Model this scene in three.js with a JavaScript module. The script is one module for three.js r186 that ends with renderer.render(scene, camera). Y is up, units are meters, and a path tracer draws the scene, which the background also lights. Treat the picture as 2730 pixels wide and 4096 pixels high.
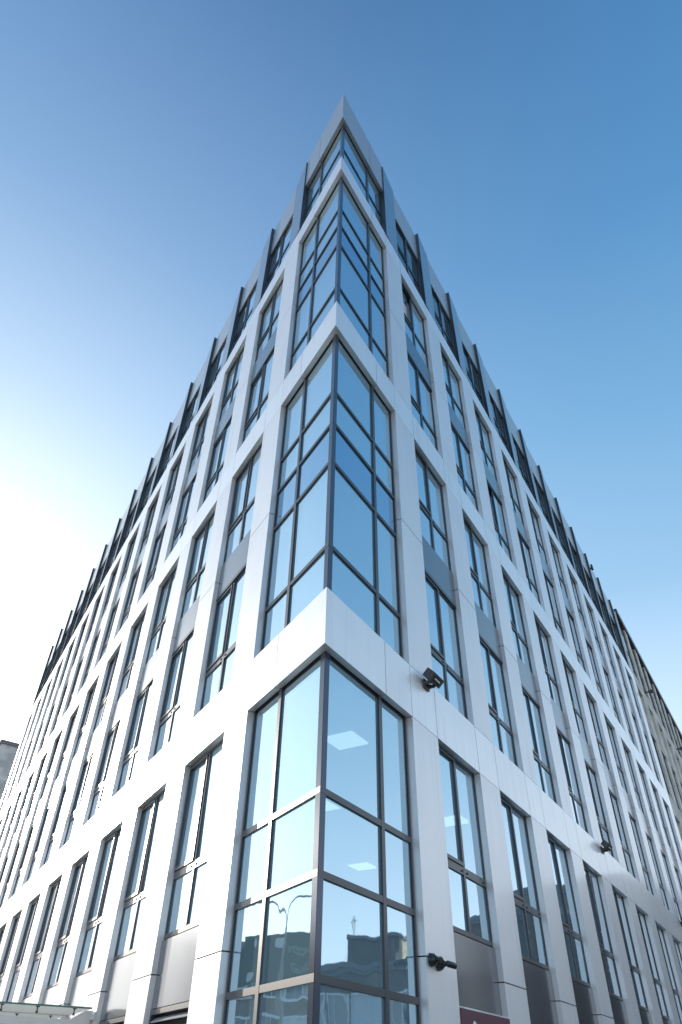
import * as THREE from 'three';
import { mergeGeometries } from 'three/addons/utils/BufferGeometryUtils.js';
import { RoundedBoxGeometry } from 'three/addons/geometries/RoundedBoxGeometry.js';
import { FontLoader } from 'three/addons/loaders/FontLoader.js';
import { TextGeometry } from 'three/addons/geometries/TextGeometry.js';
import { RectAreaLightUniformsLib } from 'three/addons/lights/RectAreaLightUniformsLib.js';

// ------------------------------------------------------------------ camera, sky, sun, exposure
const scene = new THREE.Scene();
const EYE = 1.65;
const camera = new THREE.PerspectiveCamera(73.92, 682 / 1024, 0.1, 2500);
camera.position.set(0, EYE, 7.5);
camera.matrixAutoUpdate = true;
camera.quaternion.setFromRotationMatrix(new THREE.Matrix4().makeBasis(
  new THREE.Vector3(0.99926544, 0.01484063, 0.03533178),
  new THREE.Vector3(-0.03426208, 0.75897904, 0.65021298),
  new THREE.Vector3(-0.0171665, -0.6509459, 0.75893)));
scene.add(camera);

const SUN_AZ = THREE.MathUtils.degToRad(-35.2), SUN_EL = THREE.MathUtils.degToRad(18.2);
const sunDir = new THREE.Vector3(Math.sin(SUN_AZ) * Math.cos(SUN_EL), Math.sin(SUN_EL), -Math.cos(SUN_AZ) * Math.cos(SUN_EL));

function makeSky() {
  const W = 1024, H = 512, d = new Float32Array(W * H * 4);
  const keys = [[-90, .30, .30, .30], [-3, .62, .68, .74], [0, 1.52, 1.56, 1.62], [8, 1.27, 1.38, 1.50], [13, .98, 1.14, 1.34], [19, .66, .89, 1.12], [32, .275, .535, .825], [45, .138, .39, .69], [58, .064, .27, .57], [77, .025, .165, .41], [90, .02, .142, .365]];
  for (let j = 0; j < H; j++) {
    const el = ((j + .5) / H - .5) * Math.PI, ed = el * 180 / Math.PI;
    let k = 0; while (k < keys.length - 2 && ed > keys[k + 1][0]) k++;
    const a = keys[k], b = keys[k + 1];
    let t = Math.min(1, Math.max(0, (ed - a[0]) / (b[0] - a[0])));
    const base0 = [1, 2, 3].map(c => a[c] + (b[c] - a[c]) * t);
    for (let i = 0; i < W; i++) {
      const ph = ((i + .5) / W - .5) * 2 * Math.PI;
      const x = Math.cos(el) * Math.cos(ph), y = Math.sin(el), z = Math.cos(el) * Math.sin(ph);
      const th = Math.acos(Math.min(1, Math.max(-1, x * sunDir.x + y * sunDir.y + z * sunDir.z))) * 180 / Math.PI;
      const up = ed < 0 ? .25 : 1, ray = .90 + .16 * Math.cos(th * Math.PI / 180) ** 2, base = base0.map(v => v * ray);   // Rayleigh: darkest a right angle from the sun
      const g = 1.75 * Math.exp(-th / 16.5) * up, c0 = 11 * Math.exp(-th / 3.4) * up, wide = .05 * Math.exp(-th / 60) * up;
      const o = (j * W + i) * 4;
      d[o] = base[0] + g * 1.05 + c0 * 1.0 + wide;
      d[o + 1] = base[1] + g * .855 + c0 * .93 + wide * .9;
      d[o + 2] = base[2] + g * .65 + c0 * .8 + wide * .72;
      d[o + 3] = 1;
    }
  }
  const t = new THREE.DataTexture(d, W, H, THREE.RGBAFormat, THREE.FloatType);
  t.mapping = THREE.EquirectangularReflectionMapping;
  t.magFilter = t.minFilter = THREE.LinearFilter; t.wrapS = THREE.RepeatWrapping;
  t.needsUpdate = true;
  return t;
}
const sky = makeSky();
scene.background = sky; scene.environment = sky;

const sun = new THREE.DirectionalLight(new THREE.Color(1, .91, .78), 4.8);
sun.position.copy(sunDir).multiplyScalar(150); sun.target.position.set(0, 10, -15);
sun.castShadow = true; sun.shadow.mapSize.set(4096, 4096);
Object.assign(sun.shadow.camera, { left: -90, right: 90, top: 90, bottom: -90, near: 1, far: 400 });
scene.add(sun, sun.target);

const renderer = new THREE.WebGLRenderer({ antialias: true });
renderer.setSize(682, 1024);
renderer.toneMapping = THREE.LinearToneMapping;
renderer.toneMappingExposure = 1.1;
renderer.shadowMap.enabled = true;
RectAreaLightUniformsLib.init();

// ------------------------------------------------------------------ helpers
let seed = 20240;
const rnd = () => { seed = (seed * 1664525 + 1013904223) >>> 0; return seed / 4294967296; };
const jit = (a) => (rnd() * 2 - 1) * a;
const counts = {};
const numbered = n => { const k = counts[n] = (counts[n] ?? -1) + 1; return k ? n + '_' + String(k).padStart(3, '0') : n; };
function meta(o, label, category, group) { o.userData.label = label; o.userData.category = category; if (group) o.userData.group = group; return o; }
function thing(name, label, category, pos = [0, 0, 0], turn = 0, group) {
  const g = new THREE.Group(); g.name = numbered(name); g.position.set(...pos); g.rotation.y = turn; scene.add(g);
  return meta(g, label, category, group);
}
function put(name, geo, mat, parent, label) {
  const m = new THREE.Mesh(geo, mat); m.name = name; m.castShadow = m.receiveShadow = true; parent.add(m);
  if (label) m.userData.label = label;
  return m;
}
function structure(name, geo, mat) { const m = put(numbered(name), geo, mat, scene); m.userData.kind = 'structure'; return m; }

// prism over a plan outline [[x, z], ...] (any winding) between two heights, uv in metres
function prism(pts, h0, h1, uo = 0, vo = 0) {
  let area = 0;
  for (let i = 0; i < pts.length; i++) { const a = pts[i], b = pts[(i + 1) % pts.length]; area += a[0] * b[1] - b[0] * a[1]; }
  const P = area > 0 ? pts.slice().reverse() : pts.slice();
  const pos = [], nor = [], uv = [], n = P.length;
  const tri = (a, b, c, N, ua, ub, uc) => { pos.push(...a, ...b, ...c); for (let i = 0; i < 3; i++) nor.push(...N); uv.push(...ua, ...ub, ...uc); };
  let run = uo;
  for (let i = 0; i < n; i++) {
    const a = P[i], b = P[(i + 1) % n], dx = b[0] - a[0], dz = b[1] - a[1], L = Math.hypot(dx, dz); if (L < 1e-6) continue;
    const N = [-dz / L, 0, dx / L], u0 = run, u1 = run + L, v0 = h0 + vo, v1 = h1 + vo; run = u1;
    tri([a[0], h0, a[1]], [b[0], h0, b[1]], [b[0], h1, b[1]], N, [u0, v0], [u1, v0], [u1, v1]);
    tri([a[0], h0, a[1]], [b[0], h1, b[1]], [a[0], h1, a[1]], N, [u0, v0], [u1, v1], [u0, v1]);
  }
  const shape = THREE.ShapeUtils.triangulateShape(P.map(p => new THREE.Vector2(p[0], p[1])), []);
  for (const [i, j, k] of shape) {
    const q = [P[i], P[j], P[k]];
    const cr = (q[1][0] - q[0][0]) * (q[2][1] - q[0][1]) - (q[2][0] - q[0][0]) * (q[1][1] - q[0][1]);
    const o = cr < 0 ? q : [q[0], q[2], q[1]];           // o winds so that +y faces up
    const f = (p, h) => [p[0], h, p[1]], w = p => [p[0] + uo, p[1] + vo];
    tri(f(o[0], h1), f(o[1], h1), f(o[2], h1), [0, 1, 0], w(o[0]), w(o[1]), w(o[2]));
    tri(f(o[0], h0), f(o[2], h0), f(o[1], h0), [0, -1, 0], w(o[0]), w(o[2]), w(o[1]));
  }
  const g = new THREE.BufferGeometry();
  g.setAttribute('position', new THREE.Float32BufferAttribute(pos, 3));
  g.setAttribute('normal', new THREE.Float32BufferAttribute(nor, 3));
  g.setAttribute('uv', new THREE.Float32BufferAttribute(uv, 2));
  return g;
}
const bar = (x0, x1, h0, h1, z0, z1, uo = 0, vo = 0) => prism([[x0, z0], [x1, z0], [x1, z1], [x0, z1]], h0, h1, uo, vo);
const plain = g => { const o = g.index ? g.toNonIndexed() : g; for (const k of Object.keys(o.attributes)) if (!['position', 'normal', 'uv'].includes(k)) o.deleteAttribute(k); return o; };
const merge = a => mergeGeometries(a.map(plain));
const moved = (g, x, y, z, rx = 0, ry = 0, rz = 0) => g.applyMatrix4(new THREE.Matrix4().compose(new THREE.Vector3(x, y, z), new THREE.Quaternion().setFromEuler(new THREE.Euler(rx, ry, rz)), new THREE.Vector3(1, 1, 1)));

// ------------------------------------------------------------------ textures
function hash(x, y) { let h = (x * 374761393 + y * 668265263) | 0; h = Math.imul(h ^ (h >>> 13), 1274126177); return ((h ^ (h >>> 16)) >>> 0) / 4294967296; }
function noise(x, y, px, py) {            // value noise that repeats every px, py cells
  const xi = Math.floor(x), yi = Math.floor(y), fx = x - xi, fy = y - yi, s = t => t * t * (3 - 2 * t);
  const m = (a, p) => ((a % p) + p) % p, h = (i, j) => hash(m(xi + i, px), m(yi + j, py));
  const a = h(0, 0) + (h(1, 0) - h(0, 0)) * s(fx), b = h(0, 1) + (h(1, 1) - h(0, 1)) * s(fx);
  return a + (b - a) * s(fy);
}
function dataTex(size, f, metres, color) {
  const d = new Uint8Array(size * size * 4);
  for (let j = 0; j < size; j++) for (let i = 0; i < size; i++) {
    const c = f(i / size, j / size), o = (j * size + i) * 4;
    for (let k = 0; k < 3; k++) d[o + k] = Math.round(255 * Math.min(1, Math.max(0, Array.isArray(c) ? c[k] : c)));
    d[o + 3] = 255;
  }
  const t = new THREE.DataTexture(d, size, size); t.wrapS = t.wrapT = THREE.RepeatWrapping; t.magFilter = THREE.LinearFilter; t.minFilter = THREE.LinearMipmapLinearFilter; t.generateMipmaps = true;
  t.repeat.set(1 / metres, 1 / metres); if (color) t.colorSpace = THREE.SRGBColorSpace; t.needsUpdate = true; return t;
}
// rain streaks and dust on coated metal: long in v, fine in u
const streaks = dataTex(1024, (u, v) => {
  const a = noise(u * 190, v * 5, 190, 5), b = noise(u * 60 + 7, v * 3, 60, 3), c = noise(u * 9, v * 9, 9, 9), f = noise(u * 420, v * 420, 420, 420);
  let k = .985 - 0.04 * Math.max(0, a * b * 2 - .55) - .04 * Math.max(0, c - .5) - .014 * f;
  const drip = noise(u * 300 + 3, v * 2, 300, 2); if (drip > .86) k -= .012 * (drip - .86) / .14;
  return [k, k * .998, k * .992];
}, 5.3, true);
const oilcan = dataTex(256, (u, v) => .5 * noise(u * 5, v * 3, 5, 3) + .3 * noise(u * 11, v * 7, 11, 7) + .2 * noise(u * 3, v * 8, 3, 8), 4.1);
const glassWave = dataTex(256, (u, v) => .6 * noise(u * 6, v * 5, 6, 5) + .3 * noise(u * 13, v * 11, 13, 11) + .1 * noise(u * 27, v * 23, 27, 23), 3.7);
const dust = dataTex(512, (u, v) => { const a = noise(u * 120, v * 4, 120, 4), b = noise(u * 14, v * 10, 14, 10); return .10 + .5 * Math.max(0, a * b - .42); }, 3.1);
const grit = dataTex(512, (u, v) => .72 + .2 * noise(u * 16, v * 16, 16, 16) + .12 * noise(u * 200, v * 200, 200, 200), 6, true);
const brickTex = dataTex(512, (u, v) => {
  const row = Math.floor(v * 32), x = u * 16 + (row % 2) * .5, fx = x - Math.floor(x), fy = v * 32 - row;
  const mortar = fx < .05 || fy < .12, t = hash(Math.floor(x) % 16, row), n = noise(u * 90, v * 90, 90, 90);
  return mortar ? [.46, .43, .39] : [.42 + .16 * t + .06 * n, .26 + .1 * t + .05 * n, .19 + .08 * t + .04 * n];
}, 3.6, true);

// ------------------------------------------------------------------ materials
const C = (r, g, b) => new THREE.Color().setRGB(r, g, b);
const phys = (o) => new THREE.MeshPhysicalMaterial(o);
const panelMats = [[.885, .875, .89], [.855, .845, .86], [.90, .893, .905]].map(c => phys({ name: 'white coated panel', color: C(...c), roughness: .42, metalness: .52, map: streaks, bumpMap: oilcan, bumpScale: .004, clearcoat: .6, clearcoatRoughness: .1 }));
const pierMats = [[.815, .80, .815], [.79, .775, .79], [.83, .815, .83]].map(c => phys({ name: 'pale grey coated panel', color: C(...c), roughness: .44, metalness: .5, map: streaks, bumpMap: oilcan, bumpScale: .004, clearcoat: .5, clearcoatRoughness: .12 }));
const greyPanel = phys({ name: 'grey coated panel', color: C(.085, .112, .145), metalness: .75, roughness: .26, map: streaks, bumpMap: oilcan, bumpScale: .004, clearcoat: .6, clearcoatRoughness: .12 });
const parapetMat = phys({ name: 'light grey parapet', color: C(.46, .47, .49), metalness: .6, roughness: .4, map: streaks, clearcoat: .4, clearcoatRoughness: .15 });
const finMat = phys({ name: 'grey fin', color: C(.25, .29, .345), metalness: .8, roughness: .34, map: streaks, clearcoat: .5, clearcoatRoughness: .12 });
const frameMat = phys({ name: 'anthracite frame', color: C(.026, .033, .044), roughness: .42, clearcoat: .28, clearcoatRoughness: .16 });
const postMat = phys({ name: 'blue glazed post', color: C(.05, .07, .11), metalness: .5, roughness: .2 });
const darkSeal = phys({ name: 'black gasket', color: C(.012, .013, .015), roughness: .7 });
const glass = phys({ name: 'solar glass', color: C(.68, .865, .985), metalness: .91, roughness: .03, transmission: 1, thickness: 0, ior: 1.75, bumpMap: glassWave, bumpScale: .0035 });
const clearGlass = phys({ name: 'vision glass', color: C(.56, .82, .97), metalness: .76, roughness: .02, transmission: 1, thickness: 0, ior: 1.75, bumpMap: glassWave, bumpScale: .0035 });
const shadowGlass = phys({ name: 'enamelled glass', color: C(.29, .49, .67), metalness: .8, roughness: .05, bumpMap: glassWave, bumpScale: .003 });
const darkGlass = phys({ name: 'dark glass', color: C(.16, .25, .32), metalness: .35, roughness: .03, transmission: 1, thickness: 0, ior: 1.5 });
const wallDark = phys({ name: 'dark backing', color: C(.05, .05, .055), roughness: .9 });
const roomWall = phys({ name: 'room wall', color: C(.42, .43, .44), roughness: .9 });
const ceilingMat = phys({ name: 'ceiling', color: C(.55, .56, .57), roughness: .95 });
const blindMat = phys({ name: 'roller blind', color: C(.62, .64, .66), roughness: .95 });
const whiteBlind = phys({ name: 'white blind', color: C(.80, .80, .79), roughness: .95 });
const lampGlow = phys({ name: 'lit ceiling panel', color: C(.8, .8, .8), emissive: C(1, .97, .92), emissiveIntensity: 1.5, roughness: .6 });
const lampBody = phys({ name: 'lamp housing', color: C(.06, .055, .055), roughness: .55, clearcoat: .3, clearcoatRoughness: .4 });
const ledMat = phys({ name: 'led lens', color: C(.5, .48, .42), roughness: .25, metalness: .4, clearcoat: 1 });
const blackPlastic = phys({ name: 'black plastic', color: C(.012, .014, .017), roughness: .38, clearcoat: .5, clearcoatRoughness: .3 });
const lensMat = phys({ name: 'camera lens', color: C(.02, .016, .01), roughness: .05, clearcoat: 1 });
const bronzeRing = phys({ name: 'lens ring', color: C(.11, .09, .05), roughness: .35, metalness: .6 });
const steel = phys({ name: 'painted steel', color: C(.62, .63, .63), roughness: .4, metalness: .2, clearcoat: .4 });
const signRed = phys({ name: 'burgundy sign', color: C(.085, .006, .032), roughness: .45, clearcoat: .2, clearcoatRoughness: .2 });
const signWhite = phys({ name: 'white sign print', color: C(.75, .78, .78), roughness: .5 });
const beige = phys({ name: 'beige plaster', color: C(.80, .76, .69), roughness: .85, map: grit });
const beigeDark = phys({ name: 'beige recess', color: C(.80, .74, .64), roughness: .9, map: grit });
const roofMat = phys({ name: 'roofing', color: C(.16, .16, .165), roughness: .9 });
const asphalt = phys({ name: 'asphalt', color: C(.38, .335, .275), roughness: .92, map: grit });
const paving = phys({ name: 'paving', color: C(.46, .41, .34), roughness: .9, map: grit });

// ------------------------------------------------------------------ the two street fronts of the office building
const dirs = { L: new THREE.Vector3(-.474173, 0, -.880432), R: new THREE.Vector3(.539831, 0, -.841774) };
const outs = { L: new THREE.Vector3(-.880432, 0, .474173), R: new THREE.Vector3(.841774, 0, .539831) };
const turns = { R: Math.atan2(.841774, .539831), L: -Math.atan2(.880432, .474173) };
const at = (F, s, h, w) => dirs[F].clone().multiplyScalar(s).addScaledVector(outs[F], w).add(new THREE.Vector3(0, h, 0));
const sx = F => F === 'R' ? 1 : -1;
// local frame of a front: x along the wall to the viewer's right, z outwards
function seat(o, F, s, h = 0, w = 0) { o.position.copy(at(F, s, h, w)); o.rotation.y = turns[F]; return o; }
const MIT = 1.698;                                                 // plan mitre of the sharp corner

const office = thing('office_building', 'large office building with white panel fronts, tall blue windows and a sharp glazed corner', 'office building');
const geoCache = new Map();
const cached = (key, f) => { if (!geoCache.has(key)) geoCache.set(key, f()); return geoCache.get(key); };

const FR = {
  R: { corner: 2.47, a0: 3.375, b0: 5.12, P: 2.69, n: 11, end: 33.2, mull: 1.64, top: 5.12 },
  L: { corner: 2.32, a0: 3.18, b0: 4.925, P: 2.66, n: 14, end: 39.95, mull: 1.43, top: 4.925 },
};
const H = { low: [3.37, 5.93], b4: [5.93, 6.77], m1: [6.77, 9.30], sp1: [9.30, 10.18], m2: [10.18, 12.76], b3: [12.76, 13.58], u1: [13.58, 16.25], sp2: [16.25, 17.12], u2: [17.12, 19.68], b2: [19.68, 20.43], top: [20.43, 23.15], par: [23.15, 24.8], fin: 24.9 };

// a flat cladding panel: s range, heights, depth
function panel(name, F, s0, s1, h0, h1, w0 = -.112, w1 = 0, mat) {
  const L = s1 - s0, v = Math.floor(rnd() * 3);
  const g = cached([name, F, L.toFixed(3), h0, h1, w0, w1, v].join(), () => bar(sx(F) * 0, sx(F) * L, 0, h1 - h0, w0, w1, v * 1.7 + h0 * .37, h0 + v * 2.3));
  return seat(put(name, g, mat ?? (name === 'pier_panel' ? pierMats : panelMats)[Math.floor(rnd() * 3)], office), F, s0, h0);
}
// a panel whose plan is given in (s, w)
function planPanel(name, F, pts, h0, h1, mat, parent = office) {
  return seat(put(name, prism(pts.map(p => [sx(F) * p[0], p[1]]), 0, h1 - h0, rnd() * 4, h0), mat, parent), F, 0, h0);
}

// ---- windows: built once per kind, then cloned
const protos = new Map();
function windowProto(W, Hh, tr, kind) {
  // local x from 0 to W (to the viewer's right), y from 0 to Hh; tr = transom height
  const g = new THREE.Group(); g.name = 'window';
  const m = W / 2, z0 = -.165, z1 = -.112, f = .026, zg = -.135;
  const top = Hh, sashed = kind !== 'top';
  const frame = [bar(.008, f, 0, Hh, z0, z1), bar(W - f, W - .008, 0, Hh, z0, z1), bar(f, W - f, Hh - .035, Hh, z0, z1), bar(f, W - f, 0, .06, z0, z1)];
  put('frame', merge(frame), frameMat, g);
  put('gasket', merge([bar(f, f + .010, .06, Hh - .035, z0, z1 - .03), bar(W - f - .010, W - f, .06, Hh - .035, z0, z1 - .03), bar(f + .010, W - f - .010, Hh - .048, Hh - .035, z0, z1 - .03)]), darkSeal, g);
  put('mullion', bar(m - .036, m + .036, .06, Hh - .035, z0, z1 + .004), frameMat, g);
  put('transom', merge([bar(f, m - .036, tr - .05, tr + .06, z0, z1 + .002), bar(m + .036, W - f, tr - .05, tr + .06, z0, z1 + .002)]), frameMat, g);
  // opening sash in the left upper light: its own deeper frame
  const s0 = f + .006, s1 = m - .04, y0 = tr + .065, y1 = Hh - .05;
  if (sashed) put('sash', merge([bar(s0, s0 + .032, y0, y1, z0 + .01, z1 + .02), bar(s1 - .032, s1, y0, y1, z0 + .01, z1 + .02), bar(s0 + .032, s1 - .032, y0, y0 + .05, z0 + .01, z1 + .02), bar(s0 + .032, s1 - .032, y1 - .03, y1, z0 + .01, z1 + .02)]), frameMat, g);
  const gm = kind === 'dark' ? darkGlass : kind === 'clear' ? clearGlass : glass;
  const lights = [[f, m - .036, .06, tr - .05], [m + .036, W - f, .06, tr - .05], [sashed ? s0 + .032 : f, sashed ? s1 - .032 : m - .036, sashed ? y0 + .05 : tr + .06, sashed ? y1 - .03 : Hh - .035], [m + .036, W - f, tr + .06, Hh - .035]];
  lights.forEach(([x0, x1, h0, h1], i) => { const p = put('pane', pane(x1 - x0, h1 - h0, i), gm, g); p.position.set((x0 + x1) / 2, (h0 + h1) / 2, zg); });
  put('drain_cap', merge([m - .1, m + .1, W - .12].map(x => moved(new THREE.BoxGeometry(.035, .022, .014), x, tr - .005, z1 + .006))), darkSeal, g);
  return g;
}
function pane(w, h, i) {                                             // one thin sheet, uv in metres
  const g = new THREE.PlaneGeometry(w, h), uv = g.attributes.uv, o = i * .83;
  for (let k = 0; k < uv.count; k++) uv.setXY(k, uv.getX(k) * w + o, uv.getY(k) * h + o * 1.7);
  return g;
}
let panesLeft = 225;
function addWindow(F, s0, s1, h0, h1, tr, kind, k) {
  const W = s1 - s0, key = [W.toFixed(3), (h1 - h0).toFixed(3), (tr - h0).toFixed(3), kind].join();
  if (!protos.has(key)) protos.set(key, windowProto(W, h1 - h0, tr - h0, kind));
  const near = k < 5 && panesLeft >= 4;
  let o = protos.get(key).clone();
  if (!near) {                                                       // far bays: the four lights as one glazing, no drain caps
    const kill = o.children.filter(c => ['pane', 'drain_cap', 'gasket'].includes(c.name));
    const ps = o.children.filter(c => c.name === 'pane');
    const gg = cached('glz' + key, () => merge(ps.map(p => p.geometry.clone().translate(p.position.x, p.position.y, p.position.z))));
    kill.forEach(c => o.remove(c)); put('glazing', gg, ps[0].material, o);
  } else {
    panesLeft -= 4;
    for (const c of o.children) if (c.name === 'pane') { c.rotation.y = jit(.010); c.rotation.x = jit(.008); }
  }
  o.name = 'window'; office.add(o);
  return seat(o, F, F === 'R' ? s0 : s1, h0);
}
function addBlind(win, W, h0, h1, drop) {                            // a roller blind a hand's breadth behind the glass
  const g = cached(['blind', W.toFixed(3), (h1 - h0).toFixed(2), drop.toFixed(2)].join(), () => merge([bar(.07, W - .07, (h1 - h0) * (1 - drop), h1 - h0 - .06, -.262, -.255), moved(new THREE.CylinderGeometry(.03, .03, W - .16, 8), W / 2, h1 - h0 - .05, -.29, 0, 0, Math.PI / 2)]));
  put('blind', g, blindMat, win);
}

for (const F of ['R', 'L']) {
  const f = FR[F], a = k => f.a0 + f.P * k, b = k => k < 0 ? f.corner : f.b0 + f.P * k, gap = .008;
  for (let k = -1; k < f.n; k++) {
    // pier k runs from b(k) to a(k + 1)
    const p0 = b(k), p1 = k === f.n - 1 ? f.end : a(k + 1);
    for (const [h0, h1] of [[.05, 2.93], [2.93, 5.93], [6.77, 9.76], [9.76, 12.76], [13.58, 16.62], [16.62, 19.68]]) panel('pier_panel', F, p0, p1, h0 + gap, h1 - gap);
    for (const [h0, h1] of [H.b4, H.b3, H.b2]) {
      panel('band_panel', F, p0 + gap, p1 - gap, h0, h1);
      if (k >= 0) panel('band_panel', F, a(k) + gap, b(k) - gap, h0, h1);
    }
    // fin on the top floor: near edge proud, dark return, slopes back to the far side
    if (k < f.n) {
      const q0 = k < 0 ? null : p0;
      if (q0 !== null || true) {
        for (const [h0, h1] of [[H.b2[1] + .03, 23.1], [23.11, H.fin]]) {
          const g = cached(['fin', F, (p1 - p0).toFixed(3), h0].join(), () => prism([[0, -.30], [0, .03], [p1 - p0 - .01, -.045], [p1 - p0 - .01, -.30]].map(q => [sx(F) * (q[0] + .016), q[1]]), 0, h1 - h0, h0, h0));
          seat(put('fin_panel', g, finMat, office), F, p0, h0);
        }
        const e = cached(['edge', F].join(), () => bar(0, sx(F) * .014, 0, H.fin - H.b2[1] - .03, -.075, .036));
        seat(put('fin_edge', e, frameMat, office), F, p0, H.b2[1] + .03);
      }
    }
    if (k < 0) continue;
    const s0 = a(k), s1 = b(k), W = s1 - s0;
    const kind = k < 3 ? 'clear' : 'blue';
    const rows = [[...H.low, 4.21, kind], [...H.m1, 7.64, kind], [...H.m2, 11.08, kind], [...H.u1, 14.48, kind], [...H.u2, 17.95, kind]];
    rows.forEach(([h0, h1, tr, kd], r) => {
      const w = addWindow(F, s0, s1, h0, h1, tr, kd, k);
      const q = rnd();
      if (q < .62) addBlind(w, W, h0, h1, q < .22 ? .96 : q < .42 ? .45 : .25);
      if (F === 'R' && ((k === 0 && r === 4) || (k === 2 && r === 3))) {     // tilted-open lights
        const ps = w.children.filter(c => c.name === 'pane'); const p = ps[2]; p.rotation.x = .16; p.position.z -= .18;
        p.userData.label = 'upper left pane tilted open';
      }
    });
    const tw = addWindow(F, s0, s1, ...H.top, 21.58, F === 'R' ? 'dark' : 'blue', k); 
    if (F === 'R' && k < 6) put('painted_light_streak', cached('lightStreaks' + W.toFixed(2), () => merge([...Array(9)].map((_, i) => bar(.12 + (i % 2) * .85, .72 + (i % 2) * .85, .35 + i * .27, .385 + i * .27, -.55, -.5)))), blindMat, tw);  // pale strips stand in for light streaks in the dark panes, no real slats
    // spandrels: folded grey sheet with a drip edge, set between window and window
    for (const [h0, h1] of [H.sp1, H.sp2]) {
      const g = cached(['span', F, W.toFixed(3), h0].join(), () => bar(sx(F) * .006, sx(F) * (W - .006), .07, h1 - h0, -.13, -.085, h0, h0));
      seat(put('spandrel', g, greyPanel, office), F, s0, h0);
      seat(put('drip_edge', cached(['drip', F, W.toFixed(3)].join(), () => bar(sx(F) * .006, sx(F) * (W - .006), 0, .066, -.16, -.085)), frameMat, office), F, s0, h0);
    }
    const lo = F === 'L' && k < 3 ? 2.53 : F === 'R' && k === 0 ? 2.0 : .3;
    panel('plinth_panel', F, s0 + .006, s1 - .006, lo, 3.345, -.13, -.085, greyPanel);
    if (F === 'L' && k < 3) {
      const lv = new THREE.Group(); lv.name = 'louvre'; office.add(lv); seat(lv, F, s1, .6);
      put('frame', merge([bar(.008, .05, 0, 1.92, -.16, -.08), bar(W - .05, W - .008, 0, 1.92, -.16, -.08), bar(.05, W - .05, 1.86, 1.92, -.16, -.08)]), frameMat, lv);
      put('backing', bar(.05, W - .05, 0, 1.86, -.22, -.19), darkSeal, lv);
      const sl = cached('slat' + W.toFixed(3), () => moved(new THREE.BoxGeometry(W - .1, .012, .085), 0, 0, 0, .6));
      for (let i = 0; i < 15; i++) put('slat', sl, steel, lv).position.set(W / 2, 1.8 - i * .12, -.125);
    }
    // parapet sheet above the top window, a little behind the fins
    panel('parapet_panel', F, s0 + .004, s1 - .002, ...H.par, -.20, -.062, parapetMat);
  }
  // structure behind the cladding
  const back = [];
  for (let k = -1; k < f.n; k++) { const p1 = k === f.n - 1 ? f.end : a(k + 1); back.push(bar(sx(F) * (b(k) + .03), sx(F) * (p1 - .03), .02, 20.4, -.31, -.014)); }
  for (const [h0, h1] of [H.b4, H.b3, H.b2, [9.36, 10.12], [16.31, 17.06]]) back.push(bar(sx(F) * (h0 === 9.36 || h0 === 16.31 ? f.corner : .75), sx(F) * (f.end - .02), h0 + .03, h1 - .03, -.318, h0 === 9.36 || h0 === 16.31 ? -.172 : -.016));
  back.push(bar(sx(F) * .75, sx(F) * (f.end - .02), H.par[0] + .03, H.par[1] - .03, -.318, -.206));
  seat(put('backing_wall', merge(back), wallDark, office), F, 0);
  // corner bay: bands with a mitred nose, joint on the mullion line
  const m = f.mull, c = f.corner;
  for (const [h0, h1, w] of [[...H.b4, 0], [...H.b3, 0], [...H.b2, 0], [H.par[0], H.fin + .1, 0]]) {
    const top = h0 === H.par[0];
    planPanel(top ? 'parapet_panel' : 'band_panel', F, [[0, 0], [m - .007, 0], [m - .007, -.10], [.1 * MIT, -.10]], h0, h1, top ? parapetMat : panelMats[0]);
    planPanel(top ? 'parapet_panel' : 'band_panel', F, [[m + .007, 0], [c - .005, 0], [c - .005, -.10], [m + .007, -.10]], h0, h1, top ? parapetMat : panelMats[1]);
    planPanel('soffit', F, [[.102 * MIT, -.102], [c - .03, -.102], [c - .03, -.34], [.34 * MIT, -.34]], h0 + .004, h0 + .07, wallDark);
  }
  // corner glazing
  const sections = [
    { h: [.15, 5.93], tr: [2.49, 3.385, 4.22], solid: [] },
    { h: [6.77, 12.76], tr: [7.66, 9.36, 10.27, 11.10], solid: [2] },
    { h: [13.58, 19.68], tr: [14.53, 16.31, 17.2, 18.03], solid: [2] },
    { h: [20.43, 23.15], tr: [21.6], solid: [] }];
  sections.forEach((sec, si) => {
    const cw = new THREE.Group(); cw.name = 'corner_window'; office.add(cw); seat(cw, F, 0, 0);
    const zf = -.10, zb = -.19, zg = -.125, s0 = .17, sP = .285, sE = c - .012, q = sx(F);
    const [h0, h1] = sec.h;
    // corner post, half on each front
    put('corner_post', prism([[s0 + .003, zf], [sP, zf], [sP, zb], [.19 * MIT + .002, zb]].map(p => [q * p[0], p[1]]), h0, h1), postMat, cw);
    put('jamb', merge([bar(q * (sE - .035), q * sE, h0, h1, zb, zf - .004), bar(q * (sE - .05), q * (sE - .035), h0, h1, zb, zf - .02)]), frameMat, cw);
    put('mullion', bar(q * (m - .042), q * (m + .042), h0, h1, zb, zf + .004), frameMat, cw);
    const top = bar(q * sP, q * (m - .042), h1 - .05, h1, zb, zf - .03), top2 = bar(q * (m + .042), q * (sE - .035), h1 - .05, h1, zb, zf - .03);
    put('head', merge([top, top2]), frameMat, cw);
    for (const t of sec.tr) {
      put('transom', prism([[s0 + .004, zf + .002], [m - .042, zf + .002], [m - .042, zb], [sP, zb], [sP, zf - .004], [s0 + .004, zf - .004]].map(p => [q * p[0], p[1]]), t - .035, t + .035), frameMat, cw);
      put('transom', bar(q * (m + .042), q * (sE - .035), t - .035, t + .035, zb, zf + .002), frameMat, cw);
    }
    const lv = [h0, ...sec.tr, h1];
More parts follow.
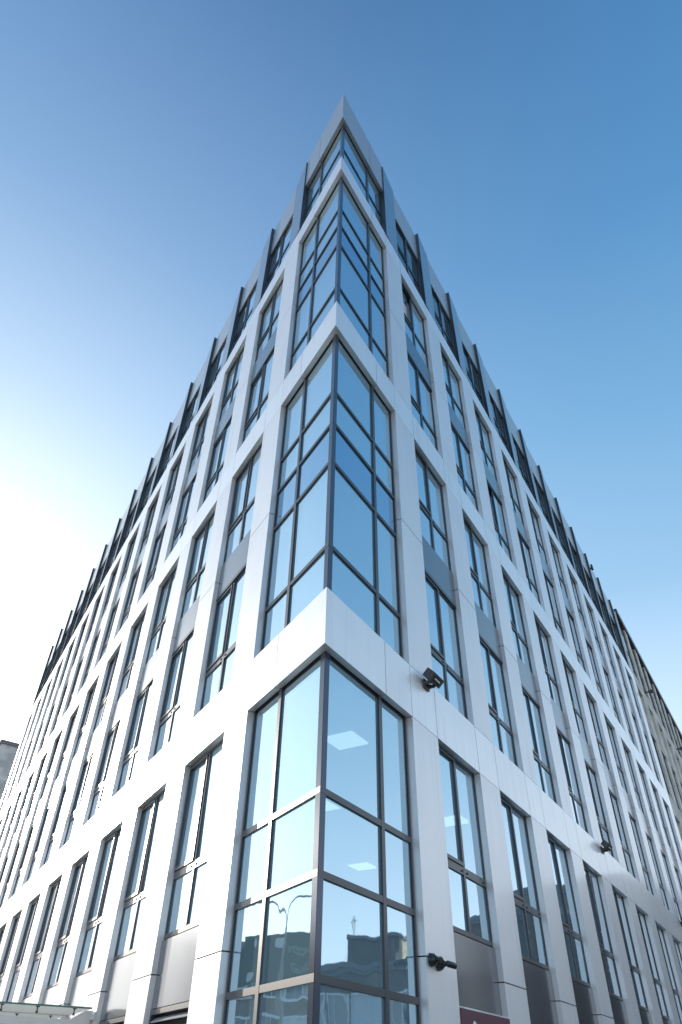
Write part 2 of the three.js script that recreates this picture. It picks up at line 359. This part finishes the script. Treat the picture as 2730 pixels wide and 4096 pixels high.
    for (let i = 0; i + 1 < lv.length; i++) for (const [x0, x1] of [[sP, m - .042], [m + .042, sE - .05]]) {
      const ya = lv[i] + (i ? .035 : 0), yb = lv[i + 1] - (i + 2 < lv.length ? .035 : .05);
      const p = put('pane', pane(x1 - x0, yb - ya, i + si * 3 + (x0 > 1 ? 7 : 0)), sec.solid.includes(i) ? shadowGlass : clearGlass, cw);
      p.position.set(q * (x0 + x1) / 2, (ya + yb) / 2, zg); p.rotation.y = jit(.003);
    }
  });
  if (F === 'L') for (const [h0, h1] of [[3.42, 5.85], [6.9, 9.3], [10.32, 12.7], [13.7, 16.25], [17.24, 19.6]]) for (const [x0, x1] of [[.52, m - .03], [m + .03, c - .04]])
    seat(put('blind', bar(-x0, -x1, h0, h1, -.235, -.228), whiteBlind, office), F, 0);
  // last return of the front at its far end
  planPanel('end_panel', F, [[f.end + .01, -.005], [f.end + .09, -.005], [f.end + .09, -3], [f.end + .01, -3]], .1, 24.7, panelMats[1]);
}

// floors, rooms, roof
{
  const inset = (F, s, w) => { const v = at(F, s, 0, w); return [v.x, v.z]; };
  const nose = d => { const v = at('R', d * MIT, 0, -d); return [v.x, v.z]; };
  const tri = d => [nose(d), inset('R', 33, -d), inset('L', 39.7, -d)];
  for (const [h0, h1] of [[5.97, 6.72], [9.42, 10.05], [12.80, 13.52], [16.37, 17.0], [19.72, 20.36]]) put('floor_slab', prism(tri(.36), h0, h1), ceilingMat, office);
  put('roof', prism(tri(.36), 23.2, 24.2), roofMat, office);
  put('core_wall', prism([inset('R', 14, -1.1), inset('R', 32.6, -1.1), inset('L', 39.2, -1.1), inset('L', 14, -1.1)], .1, 23.1), roomWall, office);
  const rl = inset('R', 33.28, -.35), ll = inset('L', 40.03, -.35);
  put('rear_wall', prism([rl, ll, [ll[0] + .2, ll[1] - .3], [rl[0] - .1, rl[1] - .3]], .1, 24.6), panelMats[1], office);
  // lit ceiling panels in the ground-floor corner room
  for (const [x, z] of [[.36, -2.5], [.10, -5.55], [1.06, -9.86], [2.58, -6.25]]) {
    const g = new THREE.Group(); g.name = 'ceiling_light'; office.add(g); g.position.set(x, 5.7, z); g.rotation.y = turns.R;
    put('diffuser', new THREE.BoxGeometry(.5, .02, .5), lampGlow, g);
    put('housing', merge([bar(-.27, .27, .012, .06, -.27, .27), bar(-.01, .01, .06, .27, -.01, .01)]), signWhite, g);
    const l = new THREE.RectAreaLight(0xfff4e6, 3, .5, .5); l.position.set(x, 5.68, z); l.lookAt(x, 0, z); scene.add(l);
  }
}
// white cartons standing inside the corner room on the first floor
for (const [s, w, h, y, t, lab] of [[.98, -.62, .42, 6.73, .3, 'large white carton standing behind the lower right corner pane above the first white band'], [1.45, -.6, .3, 6.73, -.2, 'small white carton beside the large one behind the corner pane']]) {
  const o = thing('carton', lab, 'carton', at('R', s, y, w).toArray(), turns.R + t);
  put('box', moved(new RoundedBoxGeometry(h * 1.1, h * 1.6, h * .9, 2, .01), 0, h * .8 + .02, 0), signWhite, o);
  put('lid', bar(-h * .57, h * .57, h * 1.6 + .02, h * 1.66 + .02, -h * .47, h * .47), blindMat, o);
}

// ------------------------------------------------------------------ beige building beyond the right end
{
  const s0 = 33.42, pitch = 2.87, n = 15, s1 = s0 + pitch * n;
  const bb = thing('beige_building', 'long beige plaster building with narrow piers joined to the white office on the right', 'building', at('R', s0, 0, 0).toArray(), turns.R);
  put('wall', bar(0, s1 - s0, .05, 24.5, -9, -.15), beigeDark, bb);
  put('roof_edge', bar(-.05, s1 - s0 + .1, 24.62, 24.98, -9.1, .10), frameMat, bb);
  const rows = [[20.75, 24.6], [17.35, 19.85], [13.8, 17.1], [10.4, 12.75], [6.9, 10.1], [1, 6]];
  rows.forEach(([h0, h1], r) => {
    const nextTop = r + 1 < rows.length ? rows[r + 1][1] : .05;
    put('band', bar(0, s1 - s0, nextTop, h0, -.17, 0, 0, h0), beige, bb);
  });
  const glassG = cached('bbg', () => bar(.1, 1.15, 0, 3.2, -.12, -.10)), frameG = cached('bbf', () => merge([bar(.04, .1, 0, 3.2, -.14, -.07), bar(1.15, 1.21, 0, 3.2, -.14, -.07), bar(.1, 1.15, 1.4, 1.46, -.14, -.07)]));
  for (let k = 0; k < n; k++) {
    for (const [i, [h0, h1]] of rows.entries()) {
      const half = false, first = i === 0;
      const pg = cached('bbp' + i, () => first ? bar(2.07, 2.87, 0, h1 - h0, -.17, 0) : bar(1.6, 2.87, 0, h1 - h0, -.17, 0));
      put('pier', pg, beige, bb).position.set(k * pitch, h0 + .002, -.004);
      if (i === 1 || i === 3) continue;
      for (const dx of [first ? .02 : .12]) {
        const w = new THREE.Group(); w.name = 'window'; bb.add(w); w.position.set(k * pitch + dx, h0 + .01, 0);
        w.scale.y = Math.min(1.15, (h1 - h0 - .02) / 3.2); if (first) w.scale.x = 1.62;
        put('frame', frameG, frameMat, w); put('glazing', glassG, darkGlass, w);
      }
    }
  }
}
// grey block far behind the left end
{
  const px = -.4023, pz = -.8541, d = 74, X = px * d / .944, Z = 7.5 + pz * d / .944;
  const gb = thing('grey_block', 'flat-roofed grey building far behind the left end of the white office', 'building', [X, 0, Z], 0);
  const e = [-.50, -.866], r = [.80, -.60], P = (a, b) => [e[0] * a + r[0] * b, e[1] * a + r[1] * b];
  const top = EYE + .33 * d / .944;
  put('wall', prism([P(0, 0), P(0, 26), P(14, 26), P(14, 0)], 0, top), phys({ color: C(.62, .62, .61), roughness: .8, map: grit }), gb);  // wall colour lightened to include the sun glare lying over it
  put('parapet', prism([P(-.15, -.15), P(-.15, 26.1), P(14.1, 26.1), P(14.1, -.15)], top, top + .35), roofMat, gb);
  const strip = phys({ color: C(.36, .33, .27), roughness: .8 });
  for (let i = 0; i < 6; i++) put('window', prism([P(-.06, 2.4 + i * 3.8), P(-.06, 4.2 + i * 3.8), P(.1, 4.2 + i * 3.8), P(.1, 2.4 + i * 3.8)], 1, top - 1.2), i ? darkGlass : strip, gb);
}

// ------------------------------------------------------------------ things fixed to the office
function floodlight(s, label) {
  const o = thing('floodlight', label, 'floodlight', at('R', s, 6.66, 0).toArray(), turns.R, 'floodlights along the first white band');
  put('wall_plate', moved(new RoundedBoxGeometry(.20, .15, .03, 2, .008), 0, 0, .018), lampBody, o);
  put('bracket', merge([moved(new THREE.BoxGeometry(.028, .05, .11), -.085, .0, .08), moved(new THREE.BoxGeometry(.028, .05, .11), .085, .0, .08), moved(new THREE.BoxGeometry(.198, .045, .026), 0, -.012, .03),
    moved(new THREE.BoxGeometry(.026, .12, .05), -.085, .04, .125, .3), moved(new THREE.BoxGeometry(.026, .12, .05), .085, .04, .125, .3)]), lampBody, o);
  const head = new THREE.Group(); head.name = 'lamp_head'; o.add(head); head.position.set(.02, .105, .145); head.rotation.x = .80;
  put('housing', new RoundedBoxGeometry(.37, .15, .17, 3, .008), lampBody, head);
  put('bezel', moved(new RoundedBoxGeometry(.23, .085, .012, 2, .005), 0, -.004, .085), darkSeal, head);
  for (let i = 0; i < 4; i++) put('led_lens', moved(new THREE.SphereGeometry(.021, 12, 8, 0, Math.PI * 2, 0, Math.PI / 2), -.072 + i * .048, -.004, .088, Math.PI / 2), ledMat, head);
  put('cable', new THREE.TubeGeometry(new THREE.CatmullRomCurve3([[-.02, 0, .03], [-.03, -.03, .07], [0, .0, .10], [.02, .06, .11]].map(p => new THREE.Vector3(...p))), 16, .007, 6), darkSeal, o);
  return o;
}
floodlight(3.02, 'black floodlight on the white band next to the corner window, nearest of the floodlights');
floodlight(13.86, 'black floodlight on the white band midway along the right front');
floodlight(25.1, 'black floodlight on the white band at the right edge of the photo');

function bullet(s, h, yaw, tilt, label) {
  const o = thing('security_camera', label, 'security camera', at('R', s, h, 0).toArray(), turns.R);
  put('base', merge([moved(new THREE.CylinderGeometry(.066, .074, .05, 28), 0, 0, .026, Math.PI / 2), moved(new THREE.CylinderGeometry(.045, .06, .03, 24), 0, 0, .063, Math.PI / 2)]), blackPlastic, o);
  put('joint', merge([moved(new THREE.SphereGeometry(.034, 18, 12), 0, 0, .085), moved(new THREE.CylinderGeometry(.014, .014, .07, 14), 0, 0, .105, Math.PI / 2)]), blackPlastic, o);
  const b = new THREE.Group(); b.name = 'camera_body'; o.add(b); b.position.set(0, 0, .13); b.scale.setScalar(.80); b.rotation.set(tilt, yaw, 0, 'YXZ');
  put('barrel', merge([moved(new THREE.CylinderGeometry(.040, .043, .12, 24), 0, 0, .066, Math.PI / 2), moved(new THREE.SphereGeometry(.042, 20, 12), 0, 0, .008)]), blackPlastic, b);
  put('sun_shield', moved(new THREE.CylinderGeometry(.049, .049, .13, 24, 1, true, -Math.PI / 2 - .2, Math.PI + .4), 0, .004, .078, Math.PI / 2, 0, 0), blackPlastic, b);
  put('lens_ring', moved(new THREE.TorusGeometry(.030, .007, 10, 26), 0, 0, .128), bronzeRing, b);
  put('lens', moved(new THREE.SphereGeometry(.021, 18, 10), 0, 0, .122), lensMat, b);
  return o;
}
bullet(2.60, 2.905, -1.15, .22, 'black bullet security camera on the white pier, its round lens facing the viewer');
bullet(2.80, 2.885, 1.0, .14, 'black bullet security camera on the white pier pointing away to the right');

// sign below the first dark panel of the right front
const font = await new FontLoader().loadAsync('fonts/droid/droid_sans_bold.typeface.json');
{
  const o = thing('shop_sign', 'burgundy sign with white swirl and lettering below the dark panel right of the corner', 'sign', at('R', 3.38, 1.72, 0).toArray(), turns.R);
  put('board', bar(0, 1.745, 0, .78, -.055, .012), signRed, o);
  put('edge_profile', bar(0, 1.74, .782, .80, -.055, .0), steel, o);
  const sw = new THREE.Shape(); sw.absellipse(.44, .42, .115, .255, 0, Math.PI * 2, false, .12);
  const hole = new THREE.Path(); hole.absellipse(.485, .37, .085, .20, 0, Math.PI * 2, true, .12); sw.holes.push(hole);
  const in2 = new THREE.Shape(); in2.absellipse(.50, .36, .055, .16, 0, Math.PI * 2);
  put('emblem', merge([sw, in2].map(x => new THREE.ExtrudeGeometry(x, { depth: .004, bevelEnabled: false, curveSegments: 24 })).map(g => g.translate(0, 0, .013))), signWhite, o);
  put('lettering', new TextGeometry('LVA', { font, size: .33, depth: .004, curveSegments: 6 }).translate(.72, .20, .013), signWhite, o);
}
// glass canopy on the left front
{
  const o = thing('glass_canopy', 'glass entrance canopy on steel arms at the bottom of the left front', 'canopy', at('L', 7.5, 2.4, 0).toArray(), turns.L);
  // local x runs towards the corner, so further along the front is negative x
  const cg = phys({ name: 'canopy glass', color: C(.95, .97, .95), metalness: 0, roughness: .75, transmission: .9, thickness: 0, ior: 1.6 });
  const edge = phys({ name: 'glass edge', color: C(.05, .16, .12), roughness: .2 });
  for (let i = 0; i < 3; i++) { const p = put('glass_panel', bar(-1.62, 0, 0, .018, .10, 2.3), cg, o); p.position.set(-i * 1.64, .28, 0); const e2 = put('edge_strip', merge([bar(-1.62, 0, -.004, .020, 2.302, 2.312), bar(.001, .008, -.004, .020, .1, 2.3)]), edge, p); }
  for (const x of [-.28, -1.9, -3.5, -4.7]) {
    const sh = new THREE.Shape(); sh.moveTo(.0, 0); sh.lineTo(2.0, .06); sh.quadraticCurveTo(2.14, .09, 2.12, .15); sh.lineTo(.34, .135); sh.lineTo(.12, .27); sh.lineTo(0, .27); sh.closePath();
    for (const hx of [.08, .14, .2, .26]) { const q = new THREE.Path(); q.absarc(hx, .06, .014, 0, Math.PI * 2, true); sh.holes.push(q); }
    const g = new THREE.ExtrudeGeometry(sh, { depth: .06, bevelEnabled: true, bevelSize: .004, bevelThickness: .004, bevelSegments: 2, curveSegments: 8 });
    put('arm', g.rotateY(-Math.PI / 2), steel, o).position.set(x, 0, .012);
    for (const z of [.36, .95, 1.5, 2.05]) put('glass_fitting', merge([moved(new THREE.CylinderGeometry(.035, .03, .012, 16), 0, .272, z), moved(new THREE.CylinderGeometry(.011, .011, .07, 10), 0, .235, z), moved(new THREE.CylinderGeometry(.02, .02, .03, 12), 0, .20, z)]), frameMat, o).position.set(x + .03 + (x < -1 ? 0 : .15), 0, 0);
  }
  put('wall_rail', bar(-4.9, 0, .14, .24, .004, .05), steel, o);
}
// small lamps beyond and on the roof edge
for (const [s, h, lab] of [[36.4, 20.6, 'small dark wall lamp on the beige building, nearest to the white office'], [46.6, 20.6, 'small dark wall lamp farther along the beige building at the right edge']]) {
  const o = thing('wall_lamp', lab, 'wall lamp', at('R', s, h, 0).toArray(), turns.R);
  put('arm', bar(-.03, .03, .0, .06, .0, .28), lampBody, o);
  put('lamp_head', moved(new RoundedBoxGeometry(.26, .15, .30, 2, .02), 0, .03, .38), lampBody, o);
}
{
  const o = thing('roof_box', 'small black box lamp high on a fin near the far right roofline', 'lamp', at('R', 27.55, 24.42, -.03).toArray(), turns.R);
  put('bracket', bar(-.04, .04, -.05, .05, -.03, .04), lampBody, o);
  put('lamp_head', moved(new RoundedBoxGeometry(.22, .30, .10, 2, .015), 0, .06, .08), lampBody, o);
}

// ------------------------------------------------------------------ ground
{
  const g = new THREE.CircleGeometry(1400, 64).rotateX(-Math.PI / 2); const uv = g.attributes.uv, p = g.attributes.position;
  for (let i = 0; i < uv.count; i++) uv.setXY(i, p.getX(i), p.getZ(i));
  structure('ground', g, asphalt);
  const n = at('R', -4, 0, 5.5), e1 = at('R', 80, 0, 4), e0 = at('R', 80, 0, .3), z0 = at('L', 60, 0, .3), z1 = at('L', 60, 0, 4), n2 = at('L', -4, 0, 5.5);
  structure('pavement', prism([[e0.x, e0.z], [e1.x, e1.z], [n.x, n.z], [n2.x, n2.z], [z1.x, z1.z], [z0.x, z0.z], [0, -.5]], -.3, .04), paving);
}

// ------------------------------------------------------------------ what stands across the streets (seen in the glass)
function block(name, label, A, B, depth, h, mat, cols, rows, opt = {}) {
  // front from A to B (x, z) as seen from the office; depth goes away from the viewer
  const dx = B[0] - A[0], dz = B[1] - A[1], L = Math.hypot(dx, dz), turn = Math.atan2(-dz, dx);
  const o = thing(name, label, 'building', [A[0], 0, A[1]], turn);
  const away = Math.sin(turn) * (A[0]) + Math.cos(turn) * (A[1]) > 0 ? 1 : -1, f = (z) => -away * z;                // local +z or -z is the street side
  put('wall', bar(0, L, 0, h, f(-depth), f(0)), mat, o);
  put('cornice', merge([bar(-.2, L + .2, h - .45, h - .2, f(-depth - .2), f(.22)), bar(-.35, L + .35, h - .2, h + .12, f(-depth - .35), f(.38))]), opt.cornice ?? roofMat, o);
  if (opt.side) put('side_wall', bar(opt.side[0] ? L : -.06, opt.side[0] ? L + .06 : 0, 0, h - .5, f(-depth), f(0)), opt.side[1], o);
  const ww = opt.ww ?? 1.3, wh = opt.wh ?? 1.7, y0 = opt.y0 ?? 1, st = (h - y0 - .8) / Math.max(1, rows), frame = opt.frame ?? signWhite;
  const fg = merge([bar(-ww / 2 - .1, -ww / 2, 0, wh, f(-.02), f(.10)), bar(ww / 2, ww / 2 + .1, 0, wh, f(-.02), f(.10)), bar(-ww / 2 - .1, ww / 2 + .1, wh, wh + .12, f(-.02), f(.12)), bar(-ww / 2 - .16, ww / 2 + .16, -.12, 0, f(-.02), f(.18)), bar(-.04, .04, 0, wh, f(-.02), f(.07))]);
  const pg = bar(-ww / 2, ww / 2, 0, wh, f(.01), f(.03));
  for (let r = 0; r < rows; r++) for (let c = 0; c < cols; c++) {
    const w = new THREE.Group(); w.name = 'window'; o.add(w); w.position.set((c + .5) * L / cols, y0 + r * st + (st - wh) / 2, 0);
    put('frame', fg, frame, w); put('pane', pg, rnd() < .12 ? blindMat : darkGlassOpaque, w);
  }
  return o;
}
const darkGlassOpaque = phys({ name: 'far window glass', color: C(.06, .09, .11), roughness: .05, metalness: .2, clearcoat: 1 });
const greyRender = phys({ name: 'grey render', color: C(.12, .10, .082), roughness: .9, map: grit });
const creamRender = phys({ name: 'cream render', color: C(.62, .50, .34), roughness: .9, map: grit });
const oldBrick = phys({ name: 'brown brick', color: C(.5, .42, .38), roughness: .9, map: brickTex });
const ochre = phys({ name: 'ochre render', color: C(.34, .25, .14), roughness: .9, map: grit });
const taupe = phys({ name: 'taupe render', color: C(.20, .175, .145), roughness: .9, map: grit });
const pt = (o, az, d) => [o[0] + d * Math.sin(az * Math.PI / 180), o[1] + d * Math.cos(az * Math.PI / 180)];
const oR = [1.7, -1], oL = [-.9, -.9];
{
  const Cc = pt(oR, 120.9, 70);
  // blank grey gable with a sunlit cream flank
  const g = thing('gable_building', 'blank grey building with a sunlit cream flank mirrored in the corner glass', 'building', [Cc[0], 0, Cc[1]]);
  const t = [.71, .70], c = [.70, -.71], P = (a, b) => [t[0] * a + c[0] * b, t[1] * a + c[1] * b];
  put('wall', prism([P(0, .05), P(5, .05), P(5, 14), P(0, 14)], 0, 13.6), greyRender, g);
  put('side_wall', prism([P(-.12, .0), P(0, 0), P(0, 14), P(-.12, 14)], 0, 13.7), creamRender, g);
  put('roof', prism([P(-.3, -.2), P(5.2, -.2), P(5.2, 14.2), P(-.3, 14.2)], 13.72, 14.0), roofMat, g);
  put('antenna', merge([moved(new THREE.CylinderGeometry(.05, .05, 2.2, 6), P(4.2, 3)[0], 15, P(4.2, 3)[1]), moved(new THREE.CylinderGeometry(.03, .03, .9, 6), P(4.2, 3)[0], 15.7, P(4.2, 3)[1], 0, 0, Math.PI / 2)]), roofMat, g);
  for (const h of [4.5, 7.5]) { put('vent', prism([P(-.16, 3), P(-.10, 3), P(-.10, 3.4), P(-.16, 3.4)], h, h + .4), roofMat, g); }
}
block('low_apartment_house', 'low apartment house with broad windows mirrored at the foot of the corner glass', pt(oR, 111, 52), pt(oR, 122.5, 46), 9, 8.6, taupe, 5, 2, { ww: 1.9, wh: 1.7, frame: steel });
block('brick_house', 'brown brick house with a dark cornice across the right street', pt(oR, 128.6, 50), pt(oR, 131.9, 47), 10, 12.0, oldBrick, 3, 3, { y0: 1 });
block('ochre_house', 'long ochre house with white window surrounds across the right street', pt(oR, 132.1, 50), pt(oR, 140, 54), 11, 12.6, ochre, 6, 3, { wh: 2.1, ww: 1.1, cornice: creamRender });
block('taupe_house', 'taupe apartment house at the far end of the right street opposite the office', pt(oR, 140.4, 56), pt(oR, 148, 95), 12, 15.5, taupe, 10, 4, {});
block('left_apartment_house', 'grey apartment house with rows of windows across the left street', pt(oL, -116, 46), pt(oL, -133.5, 46), 10, 9.3, taupe, 9, 3, { ww: 1.3, wh: 1.5, y0: .8 });
{
  // green hoarding on two posts
  const B = [-20.45, -17.3], A = [-21.0, -9.2], L = Math.hypot(B[0] - A[0], B[1] - A[1]);
  const o = thing('hoarding', 'dark green advertising hoarding on posts across the left street', 'billboard', [A[0], 0, A[1]], Math.atan2(-(B[1] - A[1]), B[0] - A[0]));
  const cv = document.createElement('canvas'); cv.width = 1024; cv.height = 256; const x = cv.getContext('2d');
  x.fillStyle = '#0d3f30'; x.fillRect(0, 0, 1024, 256);
  x.translate(1024, 0); x.scale(-1, 1); x.fillStyle = 'rgba(190,205,190,.55)'; x.strokeStyle = 'rgba(190,205,190,.5)'; x.lineWidth = 4;
  x.font = 'bold 62px sans-serif'; x.fillText('brod   dmok', 300, 110); x.fillText('Gala   cnc', 330, 200);
  const tx = new THREE.CanvasTexture(cv); tx.colorSpace = THREE.SRGBColorSpace;
  put('board', bar(0, L, 5.0, 6.74, .0, .14), phys({ color: C(.014, .062, .044), roughness: .5 }), o);
  const face = new THREE.PlaneGeometry(L - .02, 1.72).translate(L / 2, 5.87, .146);
  put('printed_face', face, phys({ map: tx, roughness: .5 }), o);
  for (const px of [.6, L - .8]) put('post', bar(px, px + .2, 0, 5.0, -.02, .12), roofMat, o);
  for (const [px, py] of [[L - .7, 6.45], [L - 1.9, 6.42], [L - .6, 5.25]]) put('round_emblem', moved(new THREE.CylinderGeometry(.17, .17, .02, 24), px, py, .155, Math.PI / 2), steel, o);
}
{
  const o = thing('street_lamp', 'tall grey street lamp with two curved arms across the left street', 'street lamp', [-14.96, 0, -11.3], 0);
  const lm = phys({ color: C(.20, .21, .21), roughness: .5, metalness: .4 });
  put('pole', new THREE.LatheGeometry([[.13, 0], [.13, .9], [.085, 1], [.062, 6.0], [.05, 6.15]].map(p => new THREE.Vector2(...p)), 18), lm, o);
  for (const sg of [-1, 1]) {
    const c = new THREE.CatmullRomCurve3([[0, 5.95, 0], [0, 6.15, sg * .05], [0, 6.5, sg * .28], [0, 6.68, sg * .7], [0, 6.72, sg * 1.25]].map(p => new THREE.Vector3(...p)));
    put('arm', new THREE.TubeGeometry(c, 24, .032, 8), lm, o);
    put('lamp_head', moved(new RoundedBoxGeometry(.16, .09, .45, 2, .03), 0, 6.72, sg * 1.42), lm, o);
  }
}
scene.traverse(o => { if (o.isMesh) { o.castShadow = true; o.receiveShadow = true; } });
renderer.render(scene, camera);
